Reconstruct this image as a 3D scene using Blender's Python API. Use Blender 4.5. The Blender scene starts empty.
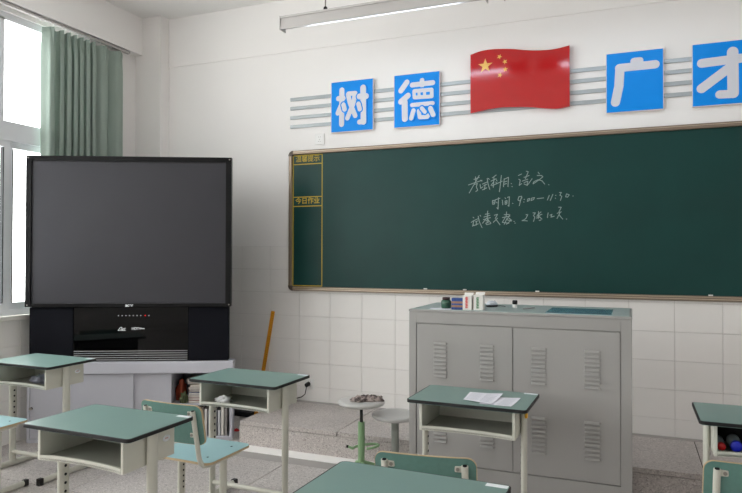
import bpy, bmesh, math, random
from mathutils import Vector, Matrix
R_ = math.radians
rng = random.Random(7)
scene = bpy.context.scene
COL = scene.collection

# ---------------------------------------------------------------- camera, world, light, exposure
CAM_H = 1.465
cam_d = bpy.data.cameras.new('camera')
cam_d.sensor_width = 36.0
cam_d.lens = 639.74 / 742.0 * 36.0
cam_d.clip_start = 0.05
cam = bpy.data.objects.new('camera', cam_d)
COL.objects.link(cam)
cam.matrix_world = (Matrix.Translation((0, 0, CAM_H)) @ Matrix.Rotation(0.387515, 4, 'Z')
                    @ Matrix.Rotation(math.pi / 2 + 0.012808, 4, 'X') @ Matrix.Rotation(0.0020065, 4, 'Z'))
scene.camera = cam

SKY = 5.0            # overcast sky brightness
TUBE = 10.0           # fluorescent tube brightness
world = bpy.data.worlds.new('overcast_sky')
scene.world = world
world.use_nodes = True
bg = world.node_tree.nodes['Background']
bg.inputs['Color'].default_value = (1.0, 0.972, 0.978, 1)
bg.inputs['Strength'].default_value = SKY
scene.view_settings.view_transform = 'Standard'
scene.view_settings.look = 'None'
scene.view_settings.gamma = 1.0
scene.view_settings.use_curve_mapping = False
scene.view_settings.exposure = 0.9
scene.cycles.max_bounces = 10
scene.cycles.diffuse_bounces = 6
scene.cycles.glossy_bounces = 4
scene.cycles.transparent_max_bounces = 12
scene.cycles.caustics_reflective = False
scene.cycles.caustics_refractive = False
scene.cycles.sample_clamp_indirect = 6.0
scene.cycles.use_denoising = True

# room extents (metres): camera at the origin, front wall ahead at Y = 5
XL, XR, YF, YB, ZC = -4.46, 2.90, 5.0, -3.9, 3.745
WINDOWS = [(1.95, 4.30), (-0.95, 1.45), (-3.7, -1.55)]
WZ0, WZ1 = 0.985, 3.335
for (a, b) in WINDOWS:                    # portals guide the sky light through the window openings
    ld = bpy.data.lights.new('window_portal', 'AREA')
    ld.shape = 'RECTANGLE'; ld.size = WZ1 - WZ0; ld.size_y = b - a
    ld.cycles.is_portal = True
    lo = bpy.data.objects.new('window_portal', ld); COL.objects.link(lo)
    lo.location = (XL - 0.26, (a + b) / 2, (WZ0 + WZ1) / 2)
    lo.rotation_euler = (0, -math.pi / 2, 0)

# ---------------------------------------------------------------- materials
def s2l(c):
    return tuple(((x / 255) / 12.92 if x / 255 <= 0.04045 else ((x / 255 + 0.055) / 1.055) ** 2.4) for x in c)

def mat(name, rgb, rough=0.5, spec=0.5, metal=0.0, var=0.0, vscale=8.0, bump=0.0, bscale=200.0, coat=0.0, emit=None, estr=0.0, rvar=0.0):
    """rgb is sRGB 0-255; var = soft patchy colour variation; bump = fine relief"""
    m = bpy.data.materials.new(name); m.use_nodes = True
    nt = m.node_tree; b = nt.nodes['Principled BSDF']
    c = s2l(rgb) + (1,)
    b.inputs['Base Color'].default_value = c
    b.inputs['Roughness'].default_value = rough
    b.inputs['Specular IOR Level'].default_value = spec
    b.inputs['Metallic'].default_value = metal
    if coat: b.inputs['Coat Weight'].default_value = coat; b.inputs['Coat Roughness'].default_value = 0.08
    if emit:
        b.inputs['Emission Color'].default_value = s2l(emit) + (1,); b.inputs['Emission Strength'].default_value = estr
    tc = nt.nodes.new('ShaderNodeTexCoord')
    if var:
        n = nt.nodes.new('ShaderNodeTexNoise'); n.inputs['Scale'].default_value = vscale; n.inputs['Detail'].default_value = 5
        nt.links.new(tc.outputs['Object'], n.inputs['Vector'])
        mr = nt.nodes.new('ShaderNodeMapRange')
        mr.inputs[1].default_value = 0.3; mr.inputs[2].default_value = 0.7
        mr.inputs[3].default_value = 1 - var; mr.inputs[4].default_value = 1 + var
        nt.links.new(n.outputs['Fac'], mr.inputs[0])
        mx = nt.nodes.new('ShaderNodeVectorMath'); mx.operation = 'SCALE'
        mx.inputs[0].default_value = c[:3]
        nt.links.new(mr.outputs[0], mx.inputs['Scale'])
        nt.links.new(mx.outputs[0], b.inputs['Base Color'])
        if rvar:
            mr2 = nt.nodes.new('ShaderNodeMapRange')
            mr2.inputs[1].default_value = 0.3; mr2.inputs[2].default_value = 0.7
            mr2.inputs[3].default_value = rough - rvar; mr2.inputs[4].default_value = rough + rvar
            nt.links.new(n.outputs['Fac'], mr2.inputs[0]); nt.links.new(mr2.outputs[0], b.inputs['Roughness'])
    if bump:
        n2 = nt.nodes.new('ShaderNodeTexNoise'); n2.inputs['Scale'].default_value = bscale; n2.inputs['Detail'].default_value = 3
        nt.links.new(tc.outputs['Object'], n2.inputs['Vector'])
        bp = nt.nodes.new('ShaderNodeBump'); bp.inputs['Strength'].default_value = bump; bp.inputs['Distance'].default_value = 0.002
        nt.links.new(n2.outputs['Fac'], bp.inputs['Height']); nt.links.new(bp.outputs[0], b.inputs['Normal'])
    return m

def terrazzo(name, lo, mid, hi, rough=0.45, scale=95.0):
    m = bpy.data.materials.new(name); m.use_nodes = True
    nt = m.node_tree; b = nt.nodes['Principled BSDF']
    b.inputs['Roughness'].default_value = rough
    tc = nt.nodes.new('ShaderNodeTexCoord')
    geo = nt.nodes.new('ShaderNodeNewGeometry')
    v = nt.nodes.new('ShaderNodeTexVoronoi'); v.inputs['Scale'].default_value = scale
    nt.links.new(geo.outputs['Position'], v.inputs['Vector'])
    sep = nt.nodes.new('ShaderNodeSeparateColor'); nt.links.new(v.outputs['Color'], sep.inputs[0])
    cr = nt.nodes.new('ShaderNodeValToRGB')
    e = cr.color_ramp.elements
    e[0].position = 0.0; e[0].color = s2l(lo) + (1,)
    e[1].position = 1.0; e[1].color = s2l(hi) + (1,)
    x = cr.color_ramp.elements.new(0.25); x.color = s2l(mid) + (1,)
    x = cr.color_ramp.elements.new(0.7); x.color = s2l(mid) + (1,)
    nt.links.new(sep.outputs[0], cr.inputs[0])
    n = nt.nodes.new('ShaderNodeTexNoise'); n.inputs['Scale'].default_value = 2.2; n.inputs['Detail'].default_value = 6
    nt.links.new(geo.outputs['Position'], n.inputs['Vector'])
    mr = nt.nodes.new('ShaderNodeMapRange'); mr.inputs[1].default_value = .3; mr.inputs[2].default_value = .7
    mr.inputs[3].default_value = .9; mr.inputs[4].default_value = 1.06
    nt.links.new(n.outputs['Fac'], mr.inputs[0])
    mx = nt.nodes.new('ShaderNodeVectorMath'); mx.operation = 'SCALE'
    nt.links.new(cr.outputs[0], mx.inputs[0]); nt.links.new(mr.outputs[0], mx.inputs['Scale'])
    nt.links.new(mx.outputs[0], b.inputs['Base Color'])
    return m

def glass_pane(name):
    m = bpy.data.materials.new(name); m.use_nodes = True
    nt = m.node_tree; nt.nodes.clear()
    o = nt.nodes.new('ShaderNodeOutputMaterial'); t = nt.nodes.new('ShaderNodeBsdfTransparent')
    g = nt.nodes.new('ShaderNodeBsdfGlossy'); g.inputs['Roughness'].default_value = 0.02
    t.inputs['Color'].default_value = (0.95, 0.98, 0.97, 1)
    mx = nt.nodes.new('ShaderNodeMixShader'); mx.inputs[0].default_value = 0.05
    nt.links.new(t.outputs[0], mx.inputs[1]); nt.links.new(g.outputs[0], mx.inputs[2]); nt.links.new(mx.outputs[0], o.inputs[0])
    return m

M = dict(
    wall=mat('wall_paint', (241, 238, 236), .75, .3, var=.012, vscale=1.5, bump=.15, bscale=90),
    ceiling=mat('ceiling_paint', (240, 238, 236), .85, .2, var=.012, vscale=1.5),
    tile=mat('glazed_tile', (238, 235, 232), .28, .45, var=.012, vscale=4),
    grout=mat('tile_grout', (196, 191, 186), .9, .1),
    floor=terrazzo('terrazzo_floor', (146, 140, 138), (188, 182, 179), (214, 208, 205), scale=150),
    platform=terrazzo('terrazzo_platform', (146, 138, 135), (184, 176, 172), (208, 200, 196), scale=150),
    joint=mat('dark_joint', (96, 90, 86), .9, .1),
    band=mat('cement_band', (170, 165, 162), .7, .3, var=.05, vscale=6),
    marble=mat('white_strip', (250, 247, 245), .4, .5, var=.02, vscale=12),
    upvc=mat('white_upvc', (226, 228, 232), .35, .5),
    gasket=mat('black_gasket', (28, 30, 32), .6, .3),
    glass=glass_pane('window_glass'),
    sill=mat('sill_stone', (228, 224, 218), .4, .5, var=.02),
    curtain=mat('curtain_cloth', (162, 176, 167), .9, .15, var=.03, vscale=6, bump=.2, bscale=500),
    rail=mat('rail_aluminium', (176, 172, 170), .4, .5, metal=.4),
    board=mat('board_green', (16, 60, 56), .40, .24, var=.09, vscale=2.5),
    bframe=mat('board_frame_bronze', (138, 122, 106), .38, .5, metal=.55),
    bline=mat('board_frame_pale', (190, 176, 158), .35, .5, metal=.5),  # paler metal for the thin lines along the frame bars
    corner=mat('corner_plastic', (84, 72, 64), .5, .4),
    yellow=mat('yellow_paint', (196, 168, 60), .6, .3),
    chalk=mat('chalk_mark', (146, 162, 157), .95, .05),
    chalkw=mat('chalk_white', (240, 240, 236), .9, .1),
    blue=mat('panel_blue', (0, 140, 234), .4, .22),
    letter=mat('letter_white', (214, 214, 221), .5, .4),
    pedge=mat('panel_edge', (226, 216, 214), .5, .4),
    red=mat('flag_red', (186, 12, 16), .14, .45, coat=.5),
    rededge=mat('flag_edge', (120, 20, 24), .4, .4),
    gold=mat('star_gold', (236, 188, 92), .3, .5),
    stripe=mat('stripe_bar', (168, 174, 177), .35, .5, metal=.25),
    white_plastic=mat('white_plastic', (236, 235, 233), .4, .5),
    dark=mat('dark_slot', (30, 30, 32), .7, .2),
    lampmetal=mat('lamp_metal', (196, 192, 190), .45, .5, metal=.2),
    lampgrey=mat('lamp_end_grey', (150, 160, 166), .5, .4),
    tube=mat('lit_tube', (255, 255, 255), .4, .3, emit=(218, 236, 255), estr=TUBE),
    tvblack=mat('tv_bezel', (9, 9, 11), .3, .22),
    tvbody=mat('tv_body', (18, 18, 22), .55, .3),
    tvcloth=mat('speaker_cloth', (16, 17, 24), .85, .15, bump=.3, bscale=700),
    tvgloss=mat('tv_gloss_panel', (3, 3, 4), .06, .2),
    tvscreen=mat('tv_screen', (46, 46, 52), .3, .45, var=.03, vscale=5),
    tvslat=mat('tv_slat', (150, 150, 154), .3, .5),
    tvmark=mat('tv_mark', (226, 228, 232), .4, .5),
    tvred=mat('tv_led', (220, 20, 18), .4, .5, emit=(255, 20, 16), estr=1.2),
    cab=mat('cabinet_grey', (188, 188, 197), .45, .4, var=.015, vscale=3),
    podium=mat('podium_grey', (160, 158, 156), .5, .4, var=.02, vscale=3),
    podtop=mat('podium_top', (176, 190, 188), .3, .4, var=.03, vscale=5),
    monitor=mat('podium_monitor', (86, 130, 144), .25, .5),
    metal=mat('desk_metal', (202, 201, 190), .42, .45, var=.015, vscale=6),
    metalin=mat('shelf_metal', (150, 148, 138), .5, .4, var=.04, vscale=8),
    laminate=mat('green_laminate', (120, 148, 142), .32, .55, var=.02, vscale=7),
    seatlam=mat('seat_laminate', (156, 192, 197), .36, .5, var=.03, vscale=9),  # paler than the backrest, light reflecting off the seat put into its colour
    backlam=mat('back_laminate', (92, 130, 122), .4, .45, var=.06, vscale=60),
    ply=mat('plywood_edge', (190, 168, 136), .6, .3, var=.08, vscale=30),
    rubber=mat('black_rubber', (24, 23, 24), .5, .4),
    sticker=mat('paper_sticker', (234, 238, 242), .6, .3),
    stickred=mat('sticker_print', (196, 168, 166), .6, .3),
    bolt=mat('bolt_steel', (150, 146, 140), .3, .5, metal=.8),
    yellowcap=mat('yellow_cap', (236, 176, 40), .4, .5),
    stoolseat=mat('stool_seat', (200, 199, 197), .35, .5, var=.02),
    stoolgreen=mat('stool_green', (146, 182, 138), .4, .5, var=.03),
    stoolgrey=mat('stool_grey', (150, 154, 148), .45, .4),
    rod=mat('black_rod', (26, 26, 28), .4, .5),
    rag=None,
    paper=mat('white_paper', (232, 232, 240), .8, .2),
    print_=mat('paper_print', (196, 198, 208), .8, .2),
    tissue=mat('white_tissue', (240, 240, 240), .9, .1),
    greybag=mat('grey_bag', (134, 136, 148), .5, .4, var=.2, vscale=40),
    jar=mat('green_jar', (44, 84, 66), .3, .5),
    jarlid=mat('jar_lid', (70, 48, 50), .5, .4),
    bblue=mat('box_blue', (56, 84, 150), .5, .4, var=.15, vscale=60),
    bbrown=mat('box_brown', (164, 128, 104), .6, .3, var=.1, vscale=60),
    box=mat('white_card', (232, 230, 226), .65, .3),
    inkred=mat('ink_red', (222, 66, 70), .6, .3),
    inkgreen=mat('ink_green', (72, 140, 92), .6, .3),
    redcard=mat('red_card', (190, 34, 40), .6, .3),
    mouse=mat('mouse_shell', (214, 220, 228), .3, .5),
    wood=mat('ruler_wood', (222, 152, 34), .5, .4, var=.06, vscale=20),
    rulertick=mat('ruler_tick', (120, 80, 24), .6, .3),
    bottlered=mat('cap_red', (200, 24, 28), .4, .5),
    bottleblue=mat('cap_blue', (24, 40, 190), .4, .5),
    bottle=mat('clear_bottle', (150, 158, 164), .25, .5),
    blackbag=mat('black_bag', (20, 19, 22), .7, .3),
    orange=mat('orange_wrap', (134, 58, 36), .6, .3, var=.15, vscale=30),
    greendark=mat('dark_leaf', (70, 76, 50), .7, .3, var=.2, vscale=30),
    pages=mat('magazine_pages', (206, 200, 194), .8, .2, var=.05, vscale=40),
)
def rag_material():
    m = bpy.data.materials.new('rag_cloth'); m.use_nodes = True
    nt = m.node_tree; b = nt.nodes['Principled BSDF']; b.inputs['Roughness'].default_value = .95
    tc = nt.nodes.new('ShaderNodeTexCoord'); v = nt.nodes.new('ShaderNodeTexNoise'); v.inputs['Scale'].default_value = 42
    nt.links.new(tc.outputs['Object'], v.inputs['Vector'])
    cr = nt.nodes.new('ShaderNodeValToRGB'); e = cr.color_ramp.elements
    e[0].position = .40; e[0].color = s2l((78, 68, 66)) + (1,); e[1].position = .60; e[1].color = s2l((176, 162, 156)) + (1,)
    nt.links.new(v.outputs['Fac'], cr.inputs[0]); nt.links.new(cr.outputs[0], b.inputs['Base Color'])
    return m
M['rag'] = rag_material()
def make_translucent(m, w, rgb):
    nt = m.node_tree; b = nt.nodes['Principled BSDF']; out = nt.nodes['Material Output']
    t = nt.nodes.new('ShaderNodeBsdfTranslucent'); t.inputs['Color'].default_value = s2l(rgb) + (1,)
    mx = nt.nodes.new('ShaderNodeMixShader'); mx.inputs[0].default_value = w
    nt.links.new(b.outputs[0], mx.inputs[1]); nt.links.new(t.outputs[0], mx.inputs[2]); nt.links.new(mx.outputs[0], out.inputs[0])
make_translucent(M['curtain'], .14, (150, 172, 160))

# ---------------------------------------------------------------- mesh helpers
class MB:
    def __init__(self): self.v = []; self.f = []; self.s = []
    def add(self, vs, fs, smooth=False):
        o = len(self.v); self.v += [tuple(p) for p in vs]
        for f in fs: self.f.append(tuple(i + o for i in f)); self.s.append(smooth)
        return self
    def box(self, x0, y0, z0, x1, y1, z1):
        vs = [(x, y, z) for z in (z0, z1) for y in (y0, y1) for x in (x0, x1)]
        return self.add(vs, [(0, 2, 3, 1), (4, 5, 7, 6), (0, 1, 5, 4), (2, 6, 7, 3), (0, 4, 6, 2), (1, 3, 7, 5)])
    def prism(self, pts, a, b, axis='Z'):
        """polygon pts (2-D) extruded from a to b along axis; Z: (x,y); Y: (x,z); X: (y,z)"""
        def P(p, h): return (p[0], p[1], h) if axis == 'Z' else ((p[0], h, p[1]) if axis == 'Y' else (h, p[0], p[1]))
        n = len(pts)
        return self.add([P(p, a) for p in pts] + [P(p, b) for p in pts],
                        [tuple(range(n - 1, -1, -1)), tuple(range(n, 2 * n))] + [(i, (i + 1) % n, n + (i + 1) % n, n + i) for i in range(n)])
    def tube(self, path, rx, ry=None, n=12, up=(0, 0, 1), caps=True):
        """oval tube swept along path; rx across, ry along the 'up' side"""
        ry = ry or rx; path = [Vector(p) for p in path]; rings = []
        up = Vector(up)
        for i, p in enumerate(path):
            t = (path[min(i + 1, len(path) - 1)] - path[max(i - 1, 0)]).normalized()
            u = up - t * up.dot(t)
            if u.length < 1e-4: u = Vector((1, 0, 0)) - t * t.x
            u.normalize(); s = t.cross(u)
            rings.append([p + s * (rx * math.cos(a)) + u * (ry * math.sin(a)) for a in (2 * math.pi * k / n for k in range(n))])
        vs = [q for r in rings for q in r]; fs = []
        for i in range(len(path) - 1):
            for k in range(n):
                fs.append((i * n + k, i * n + (k + 1) % n, (i + 1) * n + (k + 1) % n, (i + 1) * n + k))
        self.add(vs, fs, True)
        if caps:
            self.add(rings[0], [tuple(range(n - 1, -1, -1))]); self.add(rings[-1], [tuple(range(n))])
        return self
    def lathe(self, prof, c=(0, 0, 0), n=28, smooth=True):
        vs = []; fs = []
        for r, z in prof:
            for k in range(n):
                a = 2 * math.pi * k / n; vs.append((c[0] + r * math.cos(a), c[1] + r * math.sin(a), c[2] + z))
        for i in range(len(prof) - 1):
            for k in range(n): fs.append((i * n + k, i * n + (k + 1) % n, (i + 1) * n + (k + 1) % n, (i + 1) * n + k))
        m = len(prof) - 1
        fs.append(tuple(range(n - 1, -1, -1))); fs.append(tuple(m * n + k for k in range(n)))
        return self.add(vs, fs, smooth)
    def build(self, name, material, parent=None, bevel=0.0, seg=2, loc=None):
        me = bpy.data.meshes.new(name)
        me.from_pydata(self.v, [], self.f)
        me.polygons.foreach_set('use_smooth', self.s)
        if bevel:
            bm = bmesh.new(); bm.from_mesh(me)
            bmesh.ops.remove_doubles(bm, verts=bm.verts, dist=1e-6)
            bmesh.ops.recalc_face_normals(bm, faces=bm.faces)
            ed = [e for e in bm.edges if len(e.link_faces) == 2 and e.calc_face_angle(0) > 0.6]
            bmesh.ops.bevel(bm, geom=ed, offset=bevel, segments=seg, affect='EDGES', profile=.5)
            bm.to_mesh(me); bm.free()
        else:
            bm = bmesh.new(); bm.from_mesh(me); bmesh.ops.recalc_face_normals(bm, faces=bm.faces); bm.to_mesh(me); bm.free()
        me.materials.append(material)
        return link(name, me, parent, loc)

def link(name, me, parent=None, loc=None):
    o = bpy.data.objects.new(name, me); COL.objects.link(o)
    if parent: o.parent = parent
    if loc: o.location = loc
    return o
def thing(name, label, cat, loc=(0, 0, 0), rz=0.0, group=None):
    o = bpy.data.objects.new(name, None); COL.objects.link(o); o.empty_display_size = .1
    o.location = loc; o.rotation_euler = (0, 0, rz)
    return tag(o, label, cat, group)
def tag(o, label, cat, group=None):
    o['label'] = label; o['category'] = cat
    if group: o['group'] = group
    return o
def struct(o, label=None):
    o['kind'] = 'structure'
    if label: o['label'] = label
    return o
def copy_tree(o, parent=None):
    c = o.copy(); COL.objects.link(c); c.parent = parent
    for ch in list(o.children): copy_tree(ch, c)
    return c
def rrect(x0, y0, x1, y1, r, n=5):
    pts = []
    for cx, cy, a0 in ((x1 - r, y1 - r, 0), (x0 + r, y1 - r, 90), (x0 + r, y0 + r, 180), (x1 - r, y0 + r, 270)):
        for k in range(n + 1):
            a = R_(a0 + 90 * k / n); pts.append((cx + r * math.cos(a), cy + r * math.sin(a)))
    return pts
def stadium(p, q, r, n=10):
    dx, dy = q[0] - p[0], q[1] - p[1]; a = math.atan2(dy, dx); pts = []
    for k in range(n + 1): t = a - math.pi / 2 + math.pi * k / n; pts.append((q[0] + r * math.cos(t), q[1] + r * math.sin(t)))
    for k in range(n + 1): t = a + math.pi / 2 + math.pi * k / n; pts.append((p[0] + r * math.cos(t), p[1] + r * math.sin(t)))
    return pts
def text_mesh(name, body, size, material, parent, loc, rot, extrude=.0008, bold=0.0, width=1.0, align='CENTER'):
    cu = bpy.data.curves.new(name, 'FONT'); cu.body = body; cu.size = size; cu.extrude = extrude; cu.offset = bold
    cu.align_x = align; cu.align_y = 'CENTER'
    t = bpy.data.objects.new(name + '_tmp', cu); COL.objects.link(t)
    bpy.context.view_layer.update()
    me = bpy.data.meshes.new_from_object(t.evaluated_get(bpy.context.evaluated_depsgraph_get()))
    bpy.data.objects.remove(t); bpy.data.curves.remove(cu)
    me.name = name; me.materials.clear(); me.materials.append(material)
    o = link(name, me, parent, loc); o.rotation_euler = rot; o.scale = (width, 1, 1)
    return o
def crumple(name, material, size, loc, seed, parent=None, sub=3, amp=.5, fq=4):
    r = random.Random(seed); bm = bmesh.new(); bmesh.ops.create_icosphere(bm, subdivisions=sub, radius=1)
    ph = [(r.uniform(-fq, fq), r.uniform(-fq, fq), r.uniform(-fq, fq), r.uniform(0, 6)) for _ in range(7)]
    for v in bm.verts:
        d = 1 + amp * sum(math.sin(a * v.co.x + b * v.co.y + c * v.co.z + p) for a, b, c, p in ph) / 7 + r.uniform(-.08, .08)
        v.co = Vector((v.co.x * d * size[0], v.co.y * d * size[1], max(v.co.z * d, -.7) * size[2]))
    zmin = min(v.co.z for v in bm.verts)
    for v in bm.verts: v.co.z -= zmin
    me = bpy.data.meshes.new(name); bm.to_mesh(me); bm.free(); me.materials.append(material)
    for p in me.polygons: p.use_smooth = True
    return link(name, me, parent, loc)
FACE = (math.pi / 2, 0, 0)      # text standing upright, facing the room (-Y)

# stroke data for the chalk writing and the slogan panels: wall coordinates (x, z) in millimetres
CHALK_LINES = [[[(-1143,2081),(-1140,2036)],[(-1155,2061),(-1113,2076)],[(-1199,2019),(-1091,2052)],[(-1113,2091),(-1155,2020),(-1193,1955)],[(-1155,2020),(-1128,2028),(-1136,2002),(-1125,1975),(-1140,1965)],[(-1101,2053),(-1091,2045)],[(-1106,2019),(-1101,1989),(-1083,2000)],[(-1087,2022),(-1050,2036)],[(-1076,2011),(-1053,2019)],[(-1066,2016),(-1071,1979)],[(-1087,1976),(-1053,1991)],[(-1050,2065),(-1042,2017),(-1029,1978)],[(-1042,2065),(-1033,2057)],[(-979,2088),(-1009,2067)],[(-1020,2042),(-979,2059)],[(-996,2067),(-1002,1993)],[(-998,2037),(-1020,2009)],[(-979,2051),(-972,2040)],[(-983,2033),(-974,2022)],[(-1013,2005),(-932,2038)],[(-939,2083),(-946,2020),(-954,1958)],[(-917,2056),(-923,1994)],[(-917,2052),(-884,2066),(-888,1993)],[(-919,2030),(-895,2037)],[(-921,2012),(-899,2019)],[(-864,2017),(-861,2016)],[(-858,1994),(-855,1992)],[(-809,2077),(-784,2087)],[(-805,2048),(-794,2040),(-802,2000),(-784,2014)],[(-748,2107),(-734,2102),(-741,2085)],[(-766,2060),(-727,2073)],[(-741,2085),(-755,2049)],[(-780,2032),(-737,2045)],[(-766,2020),(-737,2030),(-744,1998)],[(-766,2010),(-741,1998),(-705,2047)],[(-660,2095),(-651,2081)],[(-667,2070),(-635,2069),(-625,2058),(-653,2037),(-698,2007)],[(-698,2011),(-691,2025),(-660,2038),(-632,2029),(-612,2003)],[(-583,1997),(-580,1996)]],[[(-1009,1889),(-1005,1860)],[(-1009,1889),(-987,1892),(-991,1863),(-1007,1861)],[(-1005,1876),(-991,1878)],[(-983,1896),(-950,1906)],[(-961,1910),(-965,1822),(-974,1833)],[(-977,1877),(-972,1870)],[(-932,1891),(-928,1854)],[(-911,1908),(-906,1902)],[(-910,1883),(-910,1857)],[(-910,1883),(-895,1886),(-897,1860),(-909,1858)],[(-909,1872),(-897,1874)],[(-892,1911),(-877,1915),(-881,1842),(-888,1848)],[(-853,1864),(-850,1863)],[(-784,1916),(-805,1913),(-812,1888),(-798,1880),(-782,1905),(-784,1916)],[(-786,1905),(-802,1844)],[(-766,1891),(-762,1891)],[(-769,1872),(-765,1871)],[(-737,1893),(-741,1875),(-727,1882),(-722,1897),(-737,1893)],[(-709,1899),(-713,1881),(-695,1888),(-687,1903),(-709,1899)],[(-668,1894),(-619,1898)],[(-578,1916),(-592,1881)],[(-552,1923),(-571,1877)],[(-533,1915),(-529,1914)],[(-535,1894),(-532,1893)],[(-504,1935),(-490,1935),(-501,1914),(-487,1906),(-497,1875)],[(-453,1923),(-460,1902),(-446,1898),(-433,1915),(-453,1923)],[(-408,1906),(-405,1905)]],[[(-1162,1763),(-1155,1756)],[(-1177,1722),(-1155,1737),(-1166,1692),(-1155,1703)],[(-1151,1737),(-1121,1751)],[(-1143,1726),(-1125,1733)],[(-1134,1729),(-1138,1699)],[(-1155,1696),(-1121,1710)],[(-1121,1770),(-1113,1729),(-1091,1680)],[(-1106,1777),(-1101,1769)],[(-1046,1809),(-1050,1720)],[(-1065,1784),(-1035,1788)],[(-1076,1762),(-1028,1775)],[(-1080,1742),(-1024,1757)],[(-1054,1754),(-1087,1714)],[(-1050,1750),(-1020,1712)],[(-1061,1732),(-1039,1739),(-1042,1720),(-1061,1713),(-1054,1702),(-1024,1709)],[(-994,1775),(-969,1781),(-987,1749)],[(-969,1752),(-1002,1719)],[(-980,1741),(-950,1700)],[(-899,1798),(-903,1758)],[(-917,1777),(-881,1779)],[(-932,1755),(-874,1765)],[(-910,1754),(-932,1718),(-881,1710)],[(-896,1747),(-917,1703)],[(-874,1776),(-896,1740)],[(-881,1750),(-863,1735),(-899,1703)],[(-892,1736),(-859,1728)],[(-843,1724),(-839,1723)],[(-836,1711),(-832,1710)],[(-752,1773),(-738,1773),(-752,1744),(-780,1727)],[(-780,1730),(-741,1726)],[(-699,1786),(-681,1786),(-695,1765),(-685,1754),(-695,1721)],[(-639,1792),(-667,1768)],[(-657,1796),(-660,1742)],[(-671,1760),(-632,1774)],[(-674,1746),(-653,1753)],[(-657,1760),(-632,1738)],[(-653,1728),(-639,1731)],[(-587,1784),(-592,1748)],[(-573,1766),(-559,1772),(-566,1751),(-542,1758)],[(-511,1825),(-491,1824),(-508,1789)],[(-521,1779),(-491,1789)],[(-501,1782),(-522,1740)],[(-504,1764),(-481,1735)],[(-455,1735),(-451,1734)]]]
SHU = [(24, [(-2298, 2874), (-2300, 2582)]), (23, [(-2330, 2804), (-2286, 2805)]), (21, [(-2311, 2734), (-2337, 2679)]), (21, [(-2282, 2747), (-2272, 2708)]), (20, [(-2235, 2837), (-2172, 2836)]), (21, [(-2238, 2832), (-2223, 2763), (-2172, 2644)]), (21, [(-2176, 2826), (-2189, 2750), (-2245, 2630)]), (25, [(-2133, 2804), (-2071, 2801)]), (26, [(-2099, 2876), (-2095, 2587)]), (22, [(-2132, 2587), (-2093, 2587)]), (20, [(-2141, 2742), (-2129, 2696)])]
DE = [(23, [(-1710, 2883), (-1762, 2818)]), (24, [(-1700, 2772), (-1762, 2726)]), (26, [(-1729, 2721), (-1727, 2583)]), (20, [(-1579, 2885), (-1578, 2844)]), (21, [(-1663, 2855), (-1489, 2857)]), (16, [(-1642, 2804), (-1497, 2801)]), (16, [(-1642, 2750), (-1497, 2746)]), (14, [(-1647, 2804), (-1645, 2750)]), (13, [(-1605, 2802), (-1603, 2747)]), (13, [(-1557, 2801), (-1557, 2746)]), (16, [(-1497, 2798), (-1497, 2746)]), (18, [(-1663, 2690), (-1489, 2690)]), (19, [(-1651, 2643), (-1671, 2582)]), (17, [(-1605, 2636), (-1596, 2584), (-1534, 2582), (-1525, 2592)]), (17, [(-1578, 2655), (-1553, 2624)]), (20, [(-1506, 2649), (-1483, 2596)])]
GUANG = [(25, [(17, 2862), (55, 2862)]), (30, [(-82, 2823), (156, 2824)]), (32, [(-78, 2816), (-85, 2692), (-109, 2576)])]
CAI = [(31, [(452, 2798), (758, 2809)]), (35, [(640, 2856), (642, 2573)]), (29, [(562, 2571), (642, 2568)]), (32, [(616, 2746), (450, 2622)])]
FLAG_TOP = [(-1177, 3044), (-1099, 3064), (-1003, 3068), (-862, 3053), (-739, 3029), (-634, 3016), (-530, 3014), (-427, 3029)]
FLAG_BOTTOM = [(-421, 2574), (-516, 2562), (-634, 2577), (-740, 2594), (-878, 2605), (-1003, 2605), (-1172, 2582)]
STARS = [(-1059, 2944), (-948, 3003), (-906, 2959), (-903, 2900), (-945, 2859), (-1059, 3001), (-945, 3022)]

# ================================================================ THE ROOM
# floor: dark bed with terrazzo slabs laid on it
fl = struct(MB().box(XL - .3, YB - .2, -.12, XR + .2, YF + .2, -.006).build('floor', M['joint']), 'pale speckled terrazzo floor of large slabs')
def slab_piece(name, x0, x1, y0, y1, z0, z1, m, parent, gap=.003):
    return MB().box(x0 + gap, y0 + gap, z0, x1 - gap, y1 - gap, z1).build(name, m, parent)
xs = [XL] + [-2.26 + .978 * k for k in range(-2, 6) if XL + .1 < -2.26 + .978 * k < XR] + [XR]
ys = [YB] + [3.955 - .978 * k for k in range(8, -1, -1) if 3.955 - .978 * k > YB + .1]
for i in range(len(xs) - 1):
    for j in range(len(ys) - 1):
        slab_piece('slab', xs[i], xs[i + 1], ys[j], ys[j + 1], -.03, 0, M['floor'], fl)
# left of the platform the floor runs on to the front wall; in front of the platform lie a cement band and a white strip
PX0, PY0, PZ = -2.81, 4.205, .182
slab_piece('slab', XL, -3.238, 3.955, YF, -.03, 0, M['floor'], fl)
slab_piece('slab', -3.238, PX0, 3.955, YF, -.03, 0, M['floor'], fl)
slab_piece('band', PX0, XR, 3.955, 4.075, -.03, .0, M['band'], fl, .001)
st = MB().box(PX0 - .02, 4.075, -.03, XR, PY0 + .01, .004).build('trim_5', M['marble']); struct(st, 'white strip along the foot of the platform')
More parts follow.
